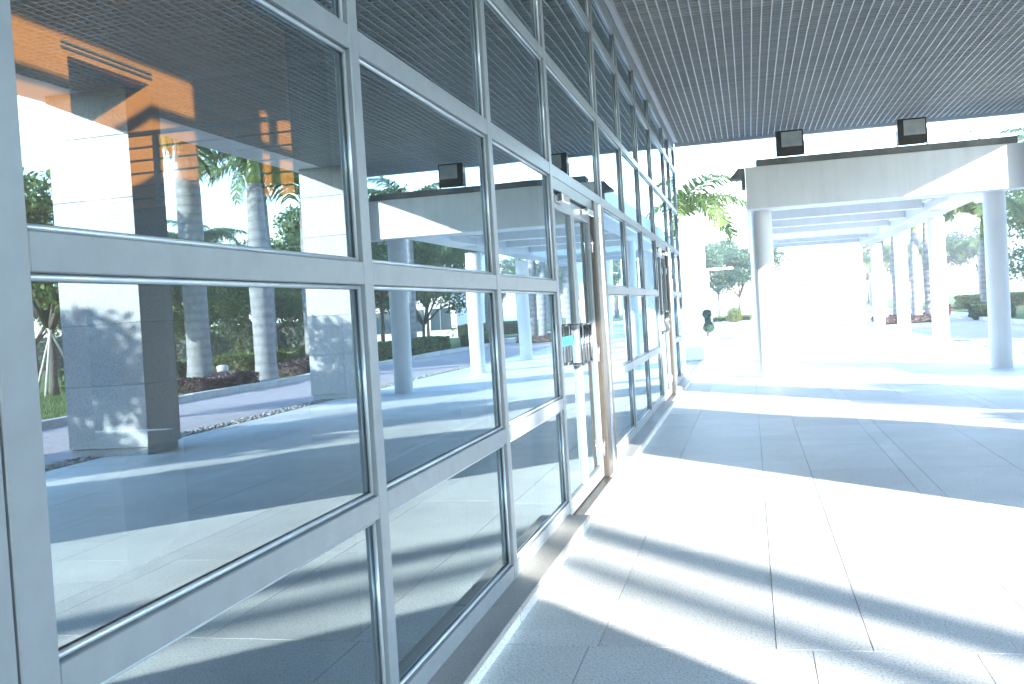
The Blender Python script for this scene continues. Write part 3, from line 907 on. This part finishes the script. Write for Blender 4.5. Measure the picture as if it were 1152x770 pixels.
# palms ahead
palm(-0.88, 24.0, 2.75, 'palm at the end of the glass front, fronds arching over the gap', 1.2, 0.2, seed=9, nf=12, group='palms ahead')
bed = hedge(5.3, 7.6, 36.6, 38.4, 0.28, 'low dark planting bed under the palms beyond the pergola', 'leaf_purple', 2500, name='planting_bed', cat='planting bed', group='planting')
for k, (x, y, h) in enumerate([(5.55, 37.2, 4.1), (6.15, 37.9, 4.6), (6.65, 37.0, 4.0), (7.2, 37.8, 4.4)]):
    palm(x, y, h, ['first', 'second', 'third', 'fourth'][k] + ' palm from the left in the bed beyond the pergola', 0.85, 0.2, seed=20 + k, nf=12, group='palms in the bed')
palm(9.5, 40, 3.6, 'palm with hanging fronds seen beside the nearest right pergola column', 0.95, 0.2, seed=30, group='palms ahead')
palm(9.95, 31.5, 5.0, 'leaning tall palm at the right edge beyond the pergola', 1.0, 0.22, seed=31, group='palms ahead')
ords = ['first', 'second', 'third', 'fourth', 'fifth', 'sixth', 'seventh', 'eighth', 'ninth', 'tenth']
for k in range(9):
    palm(11.5 + k * 2.1 + RNG.uniform(-.4, .4), 92 + RNG.uniform(-2, 2), 4.0 + RNG.uniform(-.5, .5), ords[k] + ' palm from the left in the far pale row across the lawn', 1.1, 0.22, nf=11, seed=40 + k, group='far row of pale trunked palms')

# trees seen mirrored, left to right in the glass
tree(13.65, 18.5, 2, 'young tree held by wooden poles, mirrored at the far left', 'leaf', 1.15, group='lawn trees')
tree(17.5, 20.5, 0, 'bushy tree mirrored behind the propped young tree', 'leaf', 1.0, group='lawn trees')
tree(17.6, 26.5, 1, 'broad tree mirrored between the pillar and the first palm', 'leaf', 0.62, group='lawn trees')
tree(15.6, 27.6, 3, 'many branched tree mirrored between the first two palms', 'leaf', 0.78, group='lawn trees')
tree(15.2, 31.0, 3, 'spreading tree with dark forked limbs mirrored behind the green crownshaft palm', 'leaf', 0.84, group='lawn trees')
tree(15.6, 35.5, 0, 'light green tree mirrored left of the far pillar', 'leaf_lime', 0.75, group='lawn trees')
tree(14.0, 33.5, 1, 'tall tree mirrored through the pergola beside its first column', 'leaf', 0.95, group='lawn trees')
tree(13.4, 38.0, 1, 'leafy tree mirrored between the first two pergola columns', 'leaf', 1.05, group='lawn trees')
tree(13.4, 43.0, 3, 'forked tree mirrored in front of the white building', 'leaf', 1.0, group='lawn trees')
tree(14.8, 48.0, 0, 'round tree mirrored right of the white building', 'leaf', 1.1, group='lawn trees')
k = 0
for i in range(8):
    a = math.radians(40 - i * 3.1)
    d = 60 + RNG.uniform(-3, 3)
    tree(math.sin(a) * d, math.cos(a) * d, i % 3, ords[min(i, 9)].replace('tenth', ['tenth', 'last'][i > 9]) + ' tree from the left in the mirrored tree line behind the street', ['leaf', 'leaf_blue', 'leaf'][i % 3], 1.15, group='tree line behind the street')
for i in range(10):
    tree(9.0 + i * 3.4 + RNG.uniform(-.5, .5), 104 + RNG.uniform(-3, 3), i % 3, ords[i] + ' tree from the left in the dark row behind the far palms', 'leaf_blue', 1.25, group='dark trees behind the far palms')
for i, (x, y, v, s) in enumerate([(-2.6, 66, 0, 1.0), (-1.1, 70, 1, .95), (0.3, 68, 2, 1.1), (1.5, 72, 0, 1.0)]):
    tree(x, y, v, ords[i] + ' hazy tree from the left in the gap beyond the glass front', 'leaf_blue', s, group='trees beyond the gap', z0=-0.03)

for i, (x, y, v, sc_, mt) in enumerate([(21, 27, 2, .9, 'leaf'), (19.5, 30.5, 2, 1.0, 'leaf_lime'), (20.5, 34, 0, .8, 'leaf'), (19, 37.5, 2, .95, 'leaf'), (18.4, 42, 2, 1.0, 'leaf_lime'), (17.5, 46, 0, .8, 'leaf')]):
    tree(x, y, v, ords[i] + ' low garden tree from the left, mirrored behind the hedge', mt, sc_, group='low garden trees')
# support poles
for k, (dx, dy) in enumerate([(0.5, 0.1), (-0.35, 0.4), (-0.2, -0.5)]):
    b = Vector((13.65 * U, 18.5 * U, 1.75))
    e = Vector(((13.65 + dx * 1.15) * U, (18.5 + dy * 1.15) * U, 0.0))
    o = MB().tube([tuple(e), tuple(b + (e - b) * -0.08)], [0.04, 0.035], 8).build('support_pole', 'pole')
    tag(o, ['wooden pole propping the young tree on its right', 'wooden pole propping the young tree, leaning from behind', 'wooden pole propping the young tree, leaning from the front'][k], 'pole', 'poles propping the young tree')

# hedges and shrubs
hedge(10.9, 12.4, 21.9, 27.5, 0.62, 'clipped green hedge mirrored behind the royal palms', 'leaf_lime', 9000, 0.055)
hedge(12.6, 14.2, 19.4, 22.2, 0.6, 'dark clipped hedge mirrored beside the near pillar', 'leaf', 5000, 0.055)
hedge(9.2, 10.3, 27.0, 33.5, 0.6, 'clipped hedge mirrored between the pergola columns', 'leaf', 7000, 0.055)
hedge(8.35, 9.6, 36.0, 37.4, 0.62, 'dark square hedge block by the right pergola column', 'leaf_blue', 5000, 0.05)
for i in range(6):
    a = math.radians(42 - i * 3.4)
    hedge(math.sin(a) * 47 - 1.6, math.sin(a) * 47 + 1.6, math.cos(a) * 47 - 0.9, math.cos(a) * 47 + 0.9, 1.7, ords[i] + ' loose shrub mass from the left, mirrored behind the street', ['leaf', 'leaf_blue'][i % 2], 3600, 0.11, group='shrubs behind the street')
hedge(9.0, 9.9, 3.5, 5.3, 2.3, 'tall clipped shrub added out of view by the road to shade the near pillar', 'leaf', 6000, 0.07, name='shrub', cat='shrub', group='roadside shrubs')  # added to block sun passing below the small tree's crown
hedge(11.0, 16.0, 52, 54, 0.8, 'low hedge in front of the far palm row', 'leaf_lime', 5000, 0.07)
hedge(8.75, 9.35, 16.3, 18.4, 0.36, 'purple brown shrub bed mirrored at the kerb before the first palm', 'leaf_purple', 6000, 0.035, name='shrub_bed', cat='shrubs', group='purple shrub beds')
hedge(8.8, 9.9, 20.6, 23.6, 0.38, 'purple brown shrub bed mirrored beside the far pillar', 'leaf_purple', 6000, 0.035, name='shrub_bed', cat='shrubs', group='purple shrub beds')

def ball_shrub(x, y, balls, label, mat='leaf', n=2600, leaf=0.05):
    e = empty('topiary', (x * U, y * U, -0.02))
    tag(e, label, 'shrub', 'shrubs ahead')
    zmax = max(b[2] for b in balls)
    MB().tube([(0, 0, -0.02), (0, 0, zmax)], [0.04, 0.02], 8).build('stem', 'bark', e)
    link('foliage', quads_mesh('foliage', leaves_in_blobs(balls, n, leaf, 5, 1.0)), mat, e)
ball_shrub(-0.45, 34.6, [(0, 0, 0.95, 0.2), (0.05, 0.0, 0.4, 0.24), (0.02, 0, 0.68, 0.14)], 'two tiered topiary shrub beyond the glass front', 'leaf_blue')
ball_shrub(0.15, 55, [(0, 0, 0.45, 0.55)], 'round clipped bush in the gap beyond the glass front', 'leaf_lime')
hedge(-1.0, 1.0, 56, 57, 0.3, 'low yellow green hedge beyond the round bush', 'leaf_lime', 2500, 0.05)

# grass blades in the mirrored part of the lawn
n = 26000
gx = RNG.uniform(8.65 * U, 15 * U, n); gy = RNG.uniform(11 * U, 30 * U, n)
hh = RNG.uniform(0.03, 0.09, n); aa = RNG.uniform(0, math.pi, n); ln = RNG.normal(0, 0.03, (n, 2))
wx, wy = np.cos(aa) * 0.011, np.sin(aa) * 0.011
z = np.full(n, 0.04)
Q = np.stack([np.stack([gx - wx, gy - wy, z], 1), np.stack([gx + wx, gy + wy, z], 1), np.stack([gx + wx * .2 + ln[:, 0], gy + wy * .2 + ln[:, 1], z + hh], 1), np.stack([gx - wx * .2 + ln[:, 0], gy - wy * .2 + ln[:, 1], z + hh], 1)], 1)
tag(link('grass', quads_mesh('grass', Q), 'grass'), 'short green grass of the lawn across the road', 'grass', kind='stuff')

# ================================================================== SMALL THINGS
# garden light
gl = empty('garden_light', (11.05 * U, 21.0 * U, 0.04)); tag(gl, 'small white garden light on the lawn, mirrored beside the first palm', 'garden light')
MB().tube([(0, 0, 0), (0, 0, 0.16)], [0.11, 0.11], 14).build('base', 'black_metal', gl)
MB().tube([(0, 0, 0.16), (0, 0, 0.40), (0, 0, 0.44)], [0.15, 0.17, 0.06], 14).build('head', 'inner_white', gl)
# hydrant
hy = empty('fire_hydrant', (8.75 * U, 43.0 * U, 0.0)); tag(hy, 'small red hydrant on the lawn beyond the pergola', 'hydrant')
MB().tube([(0, 0, -0.03), (0, 0, 0.06), (0, 0, 0.061), (0, 0, 0.5), (0, 0, 0.56), (0, 0, 0.64)], [0.16, 0.16, 0.11, 0.11, 0.13, 0.03], 12).build('barrel', 'red', hy)
for s in (-1, 1):
    MB().tube([(s * 0.1, 0, 0.42), (s * 0.2, 0, 0.42)], [0.05, 0.055], 10).build('nozzle', 'red', hy)
# parked car
car = empty('parked_car', (27 * U, 57 * U, 0.055), None, math.radians(28)); tag(car, 'white car parked on the street, mirrored between the palms', 'car')
body = MB()
body.prism([(-0.86, 0.28), (0.86, 0.28), (0.9, 0.55), (0.84, 0.92), (-0.84, 0.92), (-0.9, 0.55)], -2.1, 2.1)
body.build('body', 'car_paint', car, 0.06, 2)
cab = MB(); cab.prism([(-0.80, 0.921), (0.80, 0.921), (0.62, 1.42), (-0.62, 1.42)], -1.5, 0.9); cab.build('cabin', 'car_glass', car, 0.05, 2)
MB().box(-0.63, 0.63, -1.35, 0.7, 1.421, 1.46).build('roof', 'car_paint', car, 0.015)
for sx in (-1, 1):
    for sy in (-1.3, 1.3):
        MB().tube([(sx * 0.9, sy, 0.32), (sx * 0.70, sy, 0.32)], [0.32, 0.32], 18).build('wheel', 'rubber', car)
    MB().box(sx * 0.68 - 0.14, sx * 0.68 + 0.14, -2.125, -2.101, 0.68, 0.82).build('headlight', 'inner_white', car)
    MB().box(sx * 0.68 - 0.14, sx * 0.68 + 0.14, 2.101, 2.125, 0.68, 0.82).build('tail_light', 'tail', car)
# white block of the mirrored white building
wb = empty('white_building', (15.2 * U, 52 * U, 0.0)); tag(wb, 'white modern building with dark windows mirrored through the trees', 'building')
MB().box(-1.0, 6.0, 0, 9, -0.1, 7.5).build('wall', 'white_wall', wb)
MB().box(-1.2, 6.2, -0.2, 9.2, 7.501, 7.8).build('roof', 'white_wall', wb)
for fz in (0.6, 3.0, 5.3):
    for fx in (0.2, 2.2, 4.2):
        wdw = MB().box(fx - 0.75, fx + 0.75, -0.05, -0.004, fz, fz + 1.5).build('window', 'far_glass', wb)
        MB().box(fx - 0.03, fx + 0.03, -0.075, -0.051, fz, fz + 1.5).build('frame', 'alu', wdw)
        MB().box(fx - 0.8, fx + 0.8, -0.10, -0.006, fz - 0.07, fz - 0.003).build('sill', 'white_wall', wdw)
# white pavilion straight ahead
pv = empty('white_pavilion', (3.2 * U, 60 * U, -0.03)); tag(pv, 'white flat roofed pavilion straight ahead beyond the pergola', 'building')
MB().box(-2.1, 1.6, 0, 6, 2.35, 2.62).build('roof', 'white_wall', pv)
MB().box(-0.6, 1.5, 0.6, 5.5, 0, 2.349).build('wall', 'white_wall', pv)
MB().box(-1.95, -0.62, 5.2, 5.5, 0, 0.9).build('low_wall', 'white_wall', pv)
for cx in (-1.9, -0.75):
    MB().tube([(cx, 0.3, 0), (cx, 0.3, 2.349)], [0.10, 0.10], 14).build('column', 'white_wall', pv)
# far colonnade: white posts in the distance
fc = empty('post_row', (4.35 * U, 33 * U, -0.03)); tag(fc, 'row of square white posts in the bright distance past the pergola', 'posts')
for k, yy in enumerate((33.5, 38.5, 44.5, 52.0, 61.0)):
    MB().box(-0.28, 0.28, (yy - 33) * U, (yy - 33) * U + 0.56, 0, 5.4).build('post', 'white_wall', fc, 0.02)
# far wing on the left beyond the gap
lw = empty('white_wing', (-2.2 * U, 40 * U, -0.03)); tag(lw, 'white building wing with a portal frame beyond the end of the glass front', 'building')
MB().box(-6, 1.4, 0, 14, 0, 9).build('wall', 'white_wall', lw)
MB().box(1.42, 3.2, 6.0, 6.12, 3.2, 3.32).build('portal_lintel', 'white_wall', lw)
MB().box(1.75, 1.87, 6.0, 6.12, 0, 3.199).build('portal_post', 'white_wall', lw)
# low wall at the end of the glass front
lo = MB().box(-1.6, 0.12, 0, 0.4, 0, 0.36).build('low_wall', 'white_wall', None, 0.02); lo.location = (-0.05, 20.5 * U, -0.03)
tag(lo, 'low white garden wall just past the end of the glass front', 'wall')
# counter standing inside the hall
q = empty('reception_counter', (-2.3 * U, 4.6 * U, (-1.157 + ZC) * U), None, 0.3); tag(q, 'pale counter standing inside behind the nearest glass bay', 'counter')
MB().box(-0.25, 0.25, -0.7, 0.7, 0.0, 0.7).build('body', 'inner_white', q, 0.01)
MB().box(-0.3, 0.3, -0.76, 0.76, 0.701, 0.74).build('top', 'inner_white', q, 0.01)

# ================================================================== ADDED HAZE
hz = bpy.data.materials.new('haze')
hz.use_nodes = True
hn = hz.node_tree
hn.nodes.clear()
ho = hn.nodes.new('ShaderNodeOutputMaterial')
hv = hn.nodes.new('ShaderNodeVolumePrincipled')  # thin volume added to lift far greenery to a washed-out tone
hv.inputs['Color'].default_value = (0.94, 0.97, 1.0, 1)
hv.inputs['Density'].default_value = 0.0016
hn.links.new(hv.outputs[0], ho.inputs['Volume'])
MAT['haze'] = hz
hb = MB().box(-401, 401, -301, 901, -1.6, 15.5).build('haze', 'haze')
hb['kind'] = 'stuff'
hb['label'] = 'thin haze added over the whole place to pale the distant trees'
hb['category'] = 'haze'
